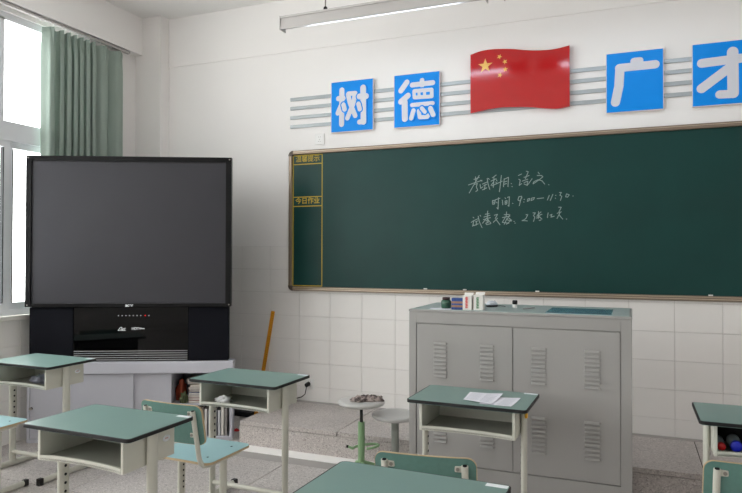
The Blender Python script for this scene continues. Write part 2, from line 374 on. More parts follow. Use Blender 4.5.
# platform: core plus slabs
pf = struct(MB().box(PX0 + .012, PY0 + .012, -.01, XR, YF, PZ - .006).build('platform', M['joint']), 'raised terrazzo teaching platform below the blackboard')
px = [PX0, -1.982, -1.19, -.398, .393, 1.185, 1.977, XR]
for i in range(len(px) - 1):
    slab_piece('slab', px[i], px[i + 1], PY0 - (.0 if i else 0), YF - .06, PZ - .03, PZ, M['platform'], pf, .0035)
MB().box(PX0 + .001, PY0, -.01, XR, PY0 + .03, PZ - .033).build('riser', M['platform'], pf)
MB().box(PX0, PY0 + .03, -.01, PX0 + .03, YF, PZ - .033).build('riser', M['platform'], pf)
MB().box(PX0, YF - .058, PZ - .03, XR, YF, PZ + .001).build('band', M['band'], pf)

# ceiling and walls
struct(MB().box(XL - .3, YB - .2, ZC, XR + .2, YF + .2, ZC + .15).build('ceiling', M['ceiling']), 'plain white ceiling')
TILE_TOP = 1.538
wf = MB().box(XL - .3, YF, -.1, XR + .2, YF + .2, TILE_TOP).build('wall_front', M['grout']); struct(wf, 'white front wall tiled to chest height')
MB().box(XL, YF - .006, TILE_TOP, XR, YF + .2, ZC).build('plaster', M['wall'], wf)
TW, TH = .2995, .2047
tile_me = None
def wall_tiles(parent, x_first, x_last, z_top, z_bot, place):
    """300 x 200 mm glazed tiles, sharing meshes; place(x0, x1, z0, z1) -> centre location, rotation"""
    global TILE_CACHE
    z = z_top
    while z > z_bot + .004:
        z0 = max(z - TH, z_bot); x = x_first
        while x < x_last - .004:
            x1 = min(x + TW, x_last)
            if x == x_first and (x_first - x_off) % TW > 1e-3: x1 = min(x_off + math.ceil((x_first - x_off) / TW) * TW, x_last)
            w, h = x1 - x - .0018, z - z0 - .0018
            if w > .01 and h > .01:
                key = (round(w, 3), round(h, 3))
                if key not in TILE_CACHE:
                    o0 = MB().box(-w / 2, -.006, -h / 2, w / 2, .004, h / 2).build('tile', M['tile'], None, .0015, 1)
                    TILE_CACHE[key] = o0.data; bpy.data.objects.remove(o0)
                o = link('tile', TILE_CACHE[key], parent); place(o, (x + x1) / 2, (z + z0) / 2)
            x = x1
        z = z0
TILE_CACHE = {}
x_off = .276 - 40 * TW
def place_front(o, x, z): o.location = (x, YF, z)
wall_tiles(wf, -4.15, 1.2, TILE_TOP, PZ + .001, place_front)
wall_tiles(wf, -4.15, PX0, PZ, 0.0, place_front)
MB().box(1.2, YF - .006, 0, XR, YF, TILE_TOP).build('plaster', M['tile'], wf)

# left wall with a visible window opening and two unseen ones added for daylight
wl = MB()
edges = [YB] + [e for w in sorted(WINDOWS) for e in w] + [YF + .2]
for i in range(0, len(edges), 2): wl.box(XL - .24, edges[i], -.1, XL, edges[i + 1], ZC)
for (a, b) in WINDOWS:
    wl.box(XL - .24, a, -.1, XL, b, WZ0 - .03); wl.box(XL - .24, a, WZ1, XL, b, ZC)
wlo = struct(wl.build('wall_left', M['wall']), 'white window wall with tiles below the sill')
x_off = 0.03
def place_left(o, y, z): o.location = (XL, y, z); o.rotation_euler = (0, 0, math.pi / 2)
wall_tiles(wlo, 1.5, 4.87, .953, 0.0, place_left)
struct(MB().box(XR, YB - .2, -.1, XR + .2, YF + .2, ZC).build('wall_right', M['wall']), 'white side wall')
struct(MB().box(XL - .3, YB - .2, -.1, XR + .2, YB, ZC).build('wall_back', M['wall']), 'white rear wall')
# corner pillar and ceiling beams
struct(MB().box(XL - .02, 4.87, 0, -4.157, YF + .02, ZC + .01).build('trim_1', M['wall'], None), 'white square pillar in the corner')
struct(MB().box(-4.2, YF - .016, 3.272, XR, YF + .1, ZC + .01).build('trim_2', M['wall'], None), 'shallow white beam along the top of the front wall')
struct(MB().box(XL - .1, YB, 3.385, -4.378, 4.88, ZC + .01).build('trim_3', M['wall'], None), 'white beam above the windows')

# windows
def window(n, a, b, label):
    X0, X1 = XL - .08, XL - .02
    fr = MB()
    fr.box(X0, a, WZ0, X1, a + .05, WZ1); fr.box(X0, b - .05, WZ0, X1, b, WZ1)
    fr.box(X0, a, WZ1 - .057, X1, b, WZ1); fr.box(X0, a, WZ0, X1, b, WZ0 + .045)
    fr.box(X0 - .003, a, 2.345, X1 + .003, b, 2.495)
    root = struct(fr.build('window_%d' % n, M['upvc'], None), label)
    w = (b - a - .1); nx = 3
    mull = [b - .05 - .80, b - .05 - 2 * .80] if n == 1 else [a + .05 + w / 3, a + .05 + 2 * w / 3]
    for y in mull:
        MB().box(X0, y - .035, 2.49, X1, y + .035, WZ1 - .04).build('mullion', M['upvc'], root, .003, 1)
    ye = sorted([a + .05, b - .05] + mull)
    for i in range(3):
        MB().box(X0 + .03, ye[i], 2.48, X0 + .036, ye[i + 1], WZ1 - .03).build('pane', M['glass'], root)
        off = .012 if i % 2 else -.012
        s = MB(); xs0, xs1 = X0 + .015 + off, X0 + .045 + off
        y0, y1 = ye[i] - .015 + (.085 if i else 0), ye[i + 1] + .015 + (.085 if i < 2 else -.02)
        s.box(xs0, y0, WZ0 + .04, xs1, y0 + .062, 2.36); s.box(xs0, y1 - .062, WZ0 + .04, xs1, y1, 2.36)
        s.box(xs0, y0 + .062, WZ0 + .04, xs1, y1 - .062, WZ0 + .1); s.box(xs0, y0 + .062, 2.295, xs1, y1 - .062, 2.36)
        sash = s.build('sash', M['upvc'], root)
        g = MB()
        for yy in (y0 + .062, y1 - .07): g.box(xs0 - .002, yy, WZ0 + .1, xs1 + .002, yy + .008, 2.29)
        g.build('gasket', M['gasket'], sash)
        MB().box((xs0 + xs1) / 2 - .003, y0 + .05, WZ0 + .09, (xs0 + xs1) / 2 + .003, y1 - .05, 2.31).build('pane', M['glass'], sash)
    MB().box(XL - .235, a + .002, WZ0 - .032, XL + .05, b - .002, WZ0 + .004).build('window_sill', M['sill'], root, .004, 2)
    return root
window(1, *WINDOWS[0], 'white framed sliding window behind the curtain')
window(2, *WINDOWS[1], 'unseen white framed sliding window further back, added for daylight')  # this one and the next are out of view, added to bring in daylight
window(3, *WINDOWS[2], 'unseen white framed sliding window at the rear, added for daylight')

# ================================================================ BIG FURNITURE
# ---- rear projection television on its cabinet, turned towards the class
TVA = R_(25.9)
TVO = Vector((-2.914, 4.272, 0))
TW_ = 1.59                                        # local x runs from -1.59 (left) to 0 (right), y backwards, z up
def foot(depth_full, depth, taper, x0=-TW_, x1=0.0, front=0.0):
    return [(x0, front), (x1, front), (x1, depth_full), (x1 - taper, depth), (x0 + taper, depth), (x0, depth_full)]
tc = thing('television_cabinet', 'pale grey metal cabinet with sliding doors and open shelf under the television', 'cabinet', TVO, TVA)
MB().prism(foot(.10, .55, .36, -TW_, 0), .53, .625).build('top', M['cab'], tc, .006, 2)
MB().prism(foot(.10, .54, .36, -TW_ + .006, -.006, .014), .0, .03).build('base', M['cab'], tc, .004, 1)
MB().box(-.03, .014, .03, -.006, .1, .53).build('side_panel', M['cab'], tc, .003, 1)
MB().box(-TW_ + .006, .014, .03, -TW_ + .03, .1, .53).build('side_panel', M['cab'], tc, .003, 1)
bp = [(-.03, .1), (-.36, .53), (-TW_ + .36, .53), (-TW_ + .03, .1)]
bk = MB()
for i in range(3):
    p, q = Vector((*bp[i], 0)), Vector((*bp[i + 1], 0)); d = (q - p).normalized(); nn = Vector((-d.y, d.x, 0)) * .012
    bk.prism([(p.x, p.y), (q.x, q.y), (q.x - nn.x, q.y - nn.y), (p.x - nn.x, p.y - nn.y)], .03, .53)
bk.build('back_panel', M['cab'], tc)
MB().box(-.505, .02, .03, -.485, .42, .53).build('divider', M['cab'], tc, .002, 1)
MB().prism([(-.485, .03), (-.03, .03), (-.03, .1), (-.28, .42), (-.485, .42)], .27, .286).build('shelf', M['cab'], tc, .002, 1)
for k, (a, b, y) in enumerate(((-TW_ + .032, -.775, .016), (-.79, -.507, .034))):
    dr = MB().box(a, y, .034, b, y + .014, .527).build('door', M['cab'], tc, .002, 1)
    kx, kz = ((-1.548, .268), (-.70, .268))[k]
    MB().tube([(kx, y - .016, kz), (kx, y, kz)], .012, n=14).build('lock', M['bolt'], dr)

tv = thing('television', 'large black rear projection television with grey screen in the corner', 'television', TVO + Vector((0, 0, .625)), TVA)
zb = .625
MB().prism(foot(.10, .56, .40, -TW_ + .03, -.045, .035), .0, .453).build('lower_housing', M['tvbody'], tv, .004, 1)
MB().prism(foot(.09, .50, .46, -TW_ + .012, -.03, .02), 0.453, 1.598).build('rear_housing', M['tvbody'], tv, .006, 1)
for a, b in ((-1.567, -1.236), (-.352, -.04)):
    MB().box(a, .012, .005, b, .036, .425).build('speaker_panel', M['tvcloth'], tv, .004, 1)
cp = MB().box(-1.234, .016, .005, -.354, .036, .425).build('control_panel', M['tvgloss'], tv, .002, 1)
for k in range(5):
    MB().box(-1.228, .006, .012 + k * .017, -.36, .017, .0175 + k * .017).build('vent_slat', M['tvslat'], cp)
for k in range(9):
    x = -.893 + .0285 * k
    m = M['tvred'] if k == 7 + 0 else M['tvmark']
    MB().lathe([(.0042, 0), (.0042, .0015)], n=12).build('indicator_light' if k == 7 else 'button', m, cp, loc=(x + (.006 if k > 6 else 0), .0155, .984 - zb)).rotation_euler = (math.pi / 2, 0, 0)
text_mesh('lettering', 'HDTV', .027, M['tvmark'], cp, (-.755, .0155, .881 - zb), FACE, .0004, .0008, 1.0)
MB().box(-.72, .0152, .878 - zb, -.692, .0156, .885 - zb).build('caption_mark', M['tvmark'], cp)
lg = MB()
for p, q, w in (((-.897, .868), (-.838, .868), .0016), ((-.892, .872), (-.878, .892), .0022), ((-.878, .892), (-.868, .893), .0022), ((-.868, .893), (-.862, .874), .003), ((-.876, .876), (-.860, .872), .002), ((-.856, .873), (-.852, .885), .002), ((-.848, .872), (-.842, .884), .002), ((-.854, .884), (-.838, .886), .0016)):
    lg.prism(stadium((p[0], p[1] - zb), (q[0], q[1] - zb), w, 5), .0151, .0157, 'Y')
lg.build('logo', M['tvmark'], cp)
# screen frame: four bars, bevelled, and the screen set back behind them
X0, X1, Z0, Z1 = -1.588, -.018, 1.056 - zb, 2.228 - zb
fm = MB(); fm.box(X0, -.02, Z0, X1, .03, Z0 + .026); fm.box(X0, -.02, Z1 - .04, X1, .03, Z1)
fm.box(X0, -.02, Z0 + .026, X0 + .040, .03, Z1 - .04); fm.box(X1 - .044, -.02, Z0 + .026, X1, .03, Z1 - .04)
sf = fm.build('screen_frame', M['tvblack'], tv)
MB().box(X0 + .03, -.006, Z0 + .02, X1 - .03, .02, Z1 - .03).build('screen', M['tvscreen'], sf)
for sx in (X0 + .016, X1 - .016):
    for sz in (Z0 + .014, Z1 - .016):
        MB().lathe([(.006, 0), (.006, .0012)], n=12).build('screw', M['bolt'], sf, loc=(sx, -.02, sz)).rotation_euler = (math.pi / 2, 0, 0)
lt = text_mesh('lettering', 'acer', .034, M['tvmark'], sf, (-.80, -.0205, Z0 + .012), FACE, .0004, .001, 1.0)

# things kept in the open part of the cabinet
def in_cab(x, y, z): return TVO + Matrix.Rotation(TVA, 3, 'Z') @ Vector((x, y, z))
mag_cols = [(120, 110, 108), (186, 60, 50), (90, 96, 110), (60, 90, 130), (150, 120, 96), (110, 70, 66), (200, 190, 170), (80, 90, 104), (150, 130, 116)]
mag_mats = [mat('magazine_cover', c, .5, .4) for c in mag_cols]
MAGN = ['lowest', 'second from the bottom', 'third from the bottom', 'fourth from the bottom', 'middle', 'fourth from the top', 'third from the top', 'second from the top', 'topmost']
z = .288
for k in range(9):
    h = .017 + .004 * (k % 3)
    dx, dy, a = rng.uniform(-.02, .02), rng.uniform(-.014, .014), rng.uniform(-.06, .06)
    t = thing('magazine', 'magazine in the flat pile on the cabinet shelf, ' + MAGN[k], 'magazine', in_cab(-.245 + dx, .135 + dy, z), TVA + a, 'magazines piled on the cabinet shelf')
    MB().box(-.105, -.075, .001, .10, .075, h - .001).build('pages', M['pages'], t)
    c = MB().box(-.108, -.077, 0, .103, .077, .0012); c.box(-.108, -.077, h - .0014, .103, .077, h - .0002); c.box(-.108, -.077, 0, -.1065, .077, h - .0002)
    c.build('cover', mag_mats[k], t)
    z += h
fold_cols = [(214, 190, 130), (120, 110, 104), (208, 206, 204), (150, 152, 156), (196, 192, 190), (104, 106, 112), (186, 188, 192), (224, 220, 214), (140, 136, 134)]
FN = ['beige folder leaning furthest left in the lower cabinet row', 'dark brown folder second from the left in the lower cabinet row', 'white folder third from the left in the lower cabinet row',
      'grey folder fourth from the left in the lower cabinet row', 'off white folder in the middle right of the lower cabinet row', 'dark grey folder in the lower cabinet row', 'light grey folder third from the right in the lower cabinet row',
      'cream folder second from the right in the lower cabinet row', 'brownish grey folder rightmost in the lower cabinet row']
for k in range(9):
    x = -.27 + k * .026
    t = thing('folder', FN[k], 'folder', in_cab(x, .03, .031), TVA, 'folders standing in the lower cabinet row')
    hh = .20 + .012 * ((k * 5) % 3)
    fm_ = mat('folder_cover', fold_cols[k], .55, .4)
    c = MB().box(-.010, 0, 0, -.0085, .07 if k > 6 else (.13 if k > 4 else .2), hh); c.box(.0085, 0, 0, .010, .07 if k > 6 else (.13 if k > 4 else .2), hh); c.box(-.010, 0, 0, .010, .0015, hh)
    c.build('cover', fm_, t)
    MB().box(-.008, .004, .003, .008, .06 if k > 6 else (.12 if k > 4 else .19), hh - .006).build('pages', M['pages'], t)
tag(crumple('wrapped_bundle', M['orange'], (.038, .04, .10), in_cab(-.435, .16, .287), 3, amp=.6, fq=7), 'orange red wrapped bundle on the left of the cabinet shelf', 'bundle').rotation_euler = (0, 0, TVA)
tag(crumple('cloth_heap', M['greendark'], (.03, .025, .05), in_cab(-.395, .055, .287), 5, amp=.8, fq=7), 'dark olive cloth heap beside the magazines on the cabinet shelf', 'cloth').rotation_euler = (0, 0, TVA)
pb = thing('plush_bundle', 'yellowish patterned bag between the folders and the cabinet divider', 'bag', in_cab(-.39, .14, .031), TVA)
crumple('body', mat('yellow_pattern', (196, 178, 96), .8, .2, var=.45, vscale=45), (.075, .07, .11), (0, 0, 0), 11, pb, amp=.25)

# ---- teacher's podium
PD = (-1.224, -.002, 3.6, 4.17, 1.146)
pd = thing('podium', "wide grey steel teacher's podium with louvred doors", 'podium', ((PD[0] + PD[1]) / 2, 3.6, 0))
hw = (PD[1] - PD[0]) / 2
bd = MB().box(-hw, .012, 0, hw, .57, 1.13)
MB_body = bd.build('body', M['podium'], pd, .004, 1)
fr = MB(); fr.box(-hw, 0, 0, -.567, .013, 1.13); fr.box(.558, 0, 0, hw, .013, 1.13); fr.box(-.567, 0, 1.064, .558, .013, 1.13); fr.box(-.567, 0, 0, .558, .013, .256)
fr.build('front_frame', M['podium'], pd, .002, 1)
MB().box(-.567, .006, .17, .558, .0115, .174).build('seam', M['dark'], pd)
louv = None
for (a, b, groups) in ((-.563, -.004, (-.42, -.147)), (.0, .554, (.137, .415))):
    d = MB().box(a, -.002, .261, b, .0118, 1.060).build('door', M['podium'], pd, .002, 1)
    for gx in groups:
        for z0, n in ((.755, 9), (.378, 9)):
            for k in range(n):
                zz = z0 + k * .0238
                if louv is None:
                    lm = MB()
                    # pressed hood, open below
                    for i, s in enumerate((1,)):
                        lm.add([(-.041, 0, 0), (.041, 0, 0), (.041, 0, .013), (-.041, 0, .013), (-.038, -.011, .001), (.038, -.011, .001), (.036, -.007, .0095), (-.036, -.007, .0095)],
                               [(4, 5, 6, 7), (7, 6, 2, 3), (0, 4, 7, 3), (1, 2, 6, 5), (0, 1, 5, 4)])
                    o = lm.build('louver', M['podium'], d); louv = o.data
                else: o = link('louver', louv, d)
                o.location = (gx, -.0018, zz)
MB().tube([(.022, -.006, .66), (.022, 0, .66)], .009, n=14).build('lock', M['bolt'], pd)
MB().box(-hw - .002, -.004, 1.13, hw + .002, .572, 1.144).build('worktop_rim', M['podium'], pd, .003, 2)
MB().box(-hw + .012, .008, 1.141, hw - .012, .56, 1.1464).build('worktop', M['podtop'], pd)
MB().box(.165, .04, 1.1455, .51, .40, 1.1472).build('monitor_glass', M['monitor'], pd)
PT = 1.1466
# on the podium
j = thing('jar', 'round dark green jar with a brown lid on the podium', 'jar', (-1.026, 3.70, PT + .0011))
MB().lathe([(.026, 0), (.0295, .004), (.030, .03), (.029, .044), (.022, .05)]).build('body', M['jar'], j)
MB().lathe([(.0225, .049), (.0225, .063), (.021, .065)]).build('lid', M['jarlid'], j)
b = thing('chalk_box', 'blue and brown banded chalk box beside the green jar', 'box', (-.945, 3.665, PT), R_(6))
MB().box(-.035, -.027, 0, .035, .027, .066).build('body', M['bblue'], b, .003, 1)
for z0 in (.014, .036): MB().box(-.0356, -.0276, z0, .0356, .0276, z0 + .012).build('printed_band', M['bbrown'], b)
for (x, y, h, rz, ink, lab, w) in ((-.886, 3.668, .084, 4, 'inkred', 'white chalk box with red lettering on the podium', .052), (-.822, 3.675, .088, 2, 'inkgreen', 'white chalk box with green lettering on the podium', .054)):
    b = thing('chalk_box', lab, 'box', (x, y, PT), R_(rz))
    MB().box(-w / 2, -.03, 0, w / 2, .03, h).build('carton', M['box'], b, .0015, 1)
    for k in range(4):
        zc = .018 + k * .0165
        g = MB()
        for (p, q) in (((-.007, .005), (.007, .006)), ((0, -.006), (0, .008)), ((-.007, -.002), (.007, -.001)), ((-.006, -.007), (.006, -.006)), ((-.006, .004), (-.007, -.006))):
            g.prism(stadium((p[0] - .002, p[1] + zc), (q[0] - .002, q[1] + zc), .0014, 4), -.0306, -.0302, 'Y')
        g.build('lettering', M[ink], b)
    fl_ = MB().add([(-w / 2, .03, h), (w / 2, .03, h), (w / 2, .045, h + .012), (-w / 2, .045, h + .012)], [(0, 1, 2, 3)])
    fl_.add([(-w / 2, .0312, h), (w / 2, .0312, h), (w / 2, .0462, h + .012), (-w / 2, .0462, h + .012)], [(3, 2, 1, 0)])
    fl_.build('flap', M['box'], b)
tag(MB().box(-.028, -.02, 0, .028, .02, .07).build('card_box', M['redcard'], None, .0015, 1, loc=(-.857, 3.735, PT)), 'small red card box behind the two white chalk boxes', 'box')
ms = thing('computer_mouse', 'white computer mouse with black base on the podium', 'mouse', (-.80, 3.93, PT), R_(70))
bm_ = MB(); bm_.lathe([(.030, 0), (.032, .006), (.031, .012)], n=24); o = bm_.build('base', M['rubber'], ms); o.scale = (1.5, 1, 1)
bm_ = MB(); bm_.lathe([(.0312, .012), (.030, .02), (.024, .03), (.014, .036), (.003, .038)], n=24); o = bm_.build('shell', M['mouse'], ms); o.scale = (1.48, 1, 1)
MB().tube([(.03, -.004, .03), (.03, .004, .03)], .006, n=10).build('wheel', M['dark'], ms)
cb = [(-.77, 3.95, PT + .004), (-.76, 3.99, PT + .003), (-.735, 3.97, PT + .003), (-.72, 3.94, PT + .003)]
MB().tube([((p[0] + .80) * math.cos(-R_(70)) - (p[1] - 3.93) * math.sin(-R_(70)), (p[0] + .80) * math.sin(-R_(70)) + (p[1] - 3.93) * math.cos(-R_(70)), p[2] - PT) for p in cb], .002, n=6).build('cable', M['rubber'], ms)
bt = thing('glue_bottle', 'tiny white bottle with a black cap on the podium', 'bottle', (-.655, 3.90, PT))
MB().lathe([(.013, 0), (.014, .004), (.014, .018), (.011, .022)]).build('body', M['white_plastic'], bt)
MB().lathe([(.0115, .021), (.0155, .026), (.0155, .042), (.012, .046)]).build('cap', M['rubber'], bt)
tag(MB().tube([(-.59, 3.80, PT + .004), (-.54, 3.90, PT + .004)], .004, n=8).build('pen', M['podium'], None), 'thin grey pen lying on the podium beside the inset screen', 'pen')
pp = MB().add([(-1.10, 3.612, PT), (-.98, 3.612, PT), (-.985, 3.69, PT), (-1.12, 3.70, PT), (-1.10, 3.612, PT + .001), (-.98, 3.612, PT + .001), (-.985, 3.69, PT + .001), (-1.12, 3.70, PT + .001)],
              [(3, 2, 1, 0), (4, 5, 6, 7), (0, 1, 5, 4), (1, 2, 6, 5), (2, 3, 7, 6), (3, 0, 4, 7)])
tag(pp.build('paper_sheet', M['paper']), 'white paper lying under the green jar on the podium', 'paper')

# ================================================================ BLACKBOARD AND WALL DECORATION
BX0, BX1, BZ0, BZ1 = -2.815, 1.19, 1.147, 2.381
bb = thing('blackboard', 'long dark green blackboard in a bronze metal frame', 'blackboard', (0, YF - .006, BZ0))
by = 0.0
def BB(): return MB()
MB().box(BX0 + .02, -.015, .02, BX1 - .02, -.001, BZ1 - BZ0 - .02).build('writing_surface', M['board'], bb)
H = BZ1 - BZ0
def frame_bar(x0, x1, z0, z1): 
    return MB().box(x0, -.034, z0, x1, 0, z1).build('frame_bar', M['bframe'], bb, .006, 2)
fb1 = frame_bar(BX0 + .03, BX1 - .03, H - .036, H); fb2 = frame_bar(BX0 + .03, BX1 - .03, 0, .038)
frame_bar(BX0, BX0 + .032, .03, H - .03); frame_bar(BX1 - .032, BX1, .03, H - .03)
MB().box(BX0 + .04, -.0365, .012, BX1 - .04, -.033, .017).build('groove_line', M['bline'], fb2)
MB().box(BX0 + .04, -.0365, .027, BX1 - .04, -.033, .031).build('groove_line', M['bline'], fb2)
MB().box(BX0 + .04, -.0365, H - .014, BX1 - .04, -.033, H - .010).build('groove_line', M['bline'], fb1)
for cx, cz, sx, sz in ((BX0, 0, 1, 1), (BX0, H, 1, -1), (BX1, 0, -1, 1), (BX1, H, -1, -1)):
    pts = [(cx + sx * (.045 - .045 * math.cos(R_(a))), cz + sz * (.045 - .045 * math.sin(R_(a)))) for a in range(0, 91, 15)] + [(cx + sx * .045, cz + sz * .036), (cx + sx * .034, cz + sz * .045)]
    if sx * sz < 0: pts = pts[::-1]
    MB().prism(pts, -.037, -.001, 'Y').build('frame_corner', M['corner'], bb)
yl = MB()
def yline(x0, z0, x1, z1): yl.box(min(x0, x1) - .004, -.0158, min(z0, z1) - .004 - BZ0, max(x0, x1) + .004, -.0149, max(z0, z1) + .004 - BZ0)
for z in (2.338, 2.260, 1.971, 1.890, 1.192): yline(-2.777, z, -2.492, z)
yline(-2.777, 1.192, -2.777, 2.338); yline(-2.492, 1.192, -2.492, 2.338)
yl.build('yellow_lines', M['yellow'], bb)
text_mesh('yellow_lettering', '温馨提示', .060, M['yellow'], bb, (-2.634, -.0155, 2.303 - BZ0), FACE, .0004, .0003, 1.0)
text_mesh('yellow_lettering', '今日作业', .060, M['yellow'], bb, (-2.634, -.0155, 1.934 - BZ0), FACE, .0004, .0010, 1.0)
CHALK_COUNTS = ([5, 8, 8, 4, 2, 8, 3, 1], [6, 6, 1, 2, 2, 1, 1, 1, 1, 1, 2, 1, 1, 1], [8, 7, 3, 8, 2, 2, 7, 1, 1, 4, 1])
for ln, counts in zip(CHALK_LINES, CHALK_COUNTS):          # one part for each written character
    i0 = 0
    for cnt in counts:
        c = MB(); e = 0
        for s in ln[i0:i0 + cnt]:
            for p, q in zip(s, s[1:]):
                e += .00002
                c.prism(stadium((p[0] / 1000, p[1] / 1000 - BZ0), (q[0] / 1000, q[1] / 1000 - BZ0), .0028, 4), -.0156 - e, -.0149, 'Y')
        c.build('chalk_character', M['chalk'], bb); i0 += cnt
for (x, z, lab) in ((-1.55, .0, 'white chalk stub on the board ledge above the green jar'), (-.665, .0, 'white chalk stub on the board ledge above the inset podium screen'), (-1.225, .0, 'white chalk stub on the board ledge above the chalk boxes'), (.50, .0, 'white chalk stub on the board ledge right of the podium')):
    tag(MB().tube([(x - .014, YF - .036, BZ0 + .043), (x + .014, YF - .037, BZ0 + .043)], .0052, n=10).build('chalk_stub', M['chalkw']), lab, 'chalk', 'chalk stubs on the board ledge')

# slogan panels
def lettering(parent, comps, strokes, ox, oz, y0):
    wm, om = MB(), MB(); nseg = 0
    for k, comp in enumerate(comps):
        yo = y0 - .0008 - k * .0012
        for (r, pts) in (strokes[i] for i in comp):
            pts = [(p[0] / 1000 - ox, p[1] / 1000 - oz) for p in pts]
            for p, q in zip(pts, pts[1:]):
                nseg += 1; e = nseg * .00004
                om.prism(stadium(p, q, r / 1000 + .010), yo - e, y0 + .001 + e, 'Y')
                wm.prism(stadium(p, q, r / 1000 - .0005), yo - .0009 - e, y0 + .002 + e, 'Y')
    om.build('lettering_outline', M['blue'], parent); wm.build('lettering', M['letter'], parent)
def panel(x0, x1, z0, z1, comps, strokes, lab):
    ox = (x0 + x1) / 2
    t = thing('slogan_panel', lab, 'sign', (ox, YF - .006, z0), 0, 'blue slogan panels above the blackboard')
    w = (x1 - x0) / 2; h = z1 - z0
    MB().box(-w, -.0285, 0, w, -.0132, h).build('backing', M['pedge'], t, .002, 1)
    MB().box(-w + .004, -.0295, .006, w - .005, -.027, h - .002).build('face', M['blue'], t)
    lettering(t, comps, strokes, ox, z0, -.0295)
panel(-2.402, -2.008, 2.512, 2.948, [[0, 1, 2], [3], [4, 5, 6], [7, 8, 9], [10]], SHU, 'leftmost blue slogan panel, white character 树, next to the stripe ends')
panel(-1.824, -1.430, 2.510, 2.948, [[0], [1, 2], [3, 4], [5, 6, 7, 8, 9, 10], [11], [12], [13], [15], [14]], DE, 'blue slogan panel with dense white character 德, just left of the red flag')
panel(-.173, .212, 2.498, 2.934, [[0, 1, 2]], GUANG, 'blue slogan panel with simple white character 广, just right of the red flag')
panel(.391, .785, 2.496, 2.934, [[0, 1, 2, 3]], CAI, 'rightmost blue slogan panel, white character 才, cut by the frame edge')
# flag
fg = thing('flag_sign', 'wavy red flag board with five yellow stars above the blackboard', 'flag', (-.80, YF - .006, 2.56))
pts = [(x / 1000 + .80, z / 1000 - 2.56) for x, z in FLAG_TOP + FLAG_BOTTOM]
def smooth_line(ps, n=6):
    out = []
    for i in range(len(ps) - 1):
        p0, p1, p2, p3 = ps[max(i - 1, 0)], ps[i], ps[i + 1], ps[min(i + 2, len(ps) - 1)]
        for k in range(n):
            t = k / n
            out.append(tuple(.5 * (2 * p1[j] + (p2[j] - p0[j]) * t + (2 * p0[j] - 5 * p1[j] + 4 * p2[j] - p3[j]) * t * t + (3 * p1[j] - p0[j] - 3 * p2[j] + p3[j]) * t ** 3) for j in (0, 1)))
    return out + [ps[-1]]
top = smooth_line(pts[:8]); bot = smooth_line(pts[8:])
n = 36
def at_x(line, x):
    line = sorted(line)
    for a, b in zip(line, line[1:]):
        if a[0] <= x <= b[0]: return a[1] + (b[1] - a[1]) * ((x - a[0]) / max(b[0] - a[0], 1e-6))
    return line[0][1] if x < line[0][0] else line[-1][1]
fv, ff = [], []
x0, x1 = pts[0][0], pts[7][0]
def bulge(u): return -.040
for i in range(n + 1):
    u = i / n; x = x0 + (x1 - x0) * u; zt, zb_ = at_x(top, x), at_x(bot, x)
    for k in range(2): fv.append((x, bulge(u), zb_ if k == 0 else zt))
    for k in range(2): fv.append((x, bulge(u) + .022, zb_ if k == 0 else zt))
for i in range(n):
    a, b = 4 * i, 4 * i + 4
    ff += [(a, b, b + 1, a + 1), (a + 2, a + 3, b + 3, b + 2), (a + 1, b + 1, b + 3, a + 3), (a, a + 2, b + 2, b)]
ff += [(0, 1, 3, 2), (4 * n, 4 * n + 2, 4 * n + 3, 4 * n + 1)]
fo = MB().add(fv, ff).build('cloth_shape', M['red'], fg)
def star(cx, cz, r, rot):
    return [(cx + (r if k % 2 == 0 else r * .382) * math.sin(rot + math.pi * k / 5), cz + (r if k % 2 == 0 else r * .382) * math.cos(rot + math.pi * k / 5)) for k in range(10)]
bx, bz = STARS[0]
for i in range(5):
    sx, sz = STARS[i]; rot = 0 if i == 0 else math.atan2(bx - sx, bz - sz)
    u = (sx / 1000 + .80 - x0) / (x1 - x0)
    MB().prism(star(sx / 1000 + .80, sz / 1000 - 2.56, .059 if i == 0 else .021, rot), bulge(u) - .0025, bulge(u) + .01, 'Y').build('star', M['gold'], fg)
# four stripe bars
for k, (zc, lab) in enumerate(((2.842, 'topmost grey stripe bar running behind the slogan panels'), (2.762, 'second grey stripe bar from the top behind the slogan panels'),
                               (2.679, 'third grey stripe bar from the top behind the slogan panels'), (2.599, 'lowest grey stripe bar running behind the slogan panels'))):
    tag(MB().box(-2.813, YF - .0185, zc - .015, 1.3, YF - .006, zc + .015).build('stripe_bar', M['stripe'], None, .003, 2), lab, 'bar', 'stripe bars behind the slogan panels')

# switch plate, socket, plug
def plate(x, z, lab, w=.092, h=.095):
    t = thing('wall_socket', lab, 'socket', (x, YF - .006, z - h / 2))
    MB().box(-w / 2, -.009, 0, w / 2, 0, h).build('cover', M['white_plastic'], t, .003, 2)
    for (sx, sz, a) in ((-.008, .067, 0), (.008, .067, 0), (0, .045, 90), (-.009, .028, 60), (.009, .028, -60)):
        g = MB().box(-.0016, -.0094, -.005, .0016, -.0088, .005).build('slot', M['bolt'], t, loc=(sx, 0, sz)); g.rotation_euler = (0, R_(a), 0)
    return t
plate(-2.522, 2.472, 'white wall socket above the left end of the blackboard')
plate(-2.614, .334, 'low white wall socket on the tiles with a black plug in it', .088, .088)
pl = thing('power_plug', 'black power plug and cable in the low wall socket', 'plug', (-2.62, YF - .015, .335))
MB().tube([(0, 0, 0), (0, -.03, 0), (0, -.045, -.004)], .019, .017, n=14, up=(1, 0, 0)).build('plug_body', M['rubber'], pl)
MB().tube([(0, -.04, -.012), (-.004, -.045, -.05), (-.02, -.03, -.085), (-.06, -.016, -.115), (-.12, -.014, -.135), (-.19, -.013, -.1445), (-.25, -.013, -.1445)], .0042, n=8).build('cable', M['rubber'], pl)

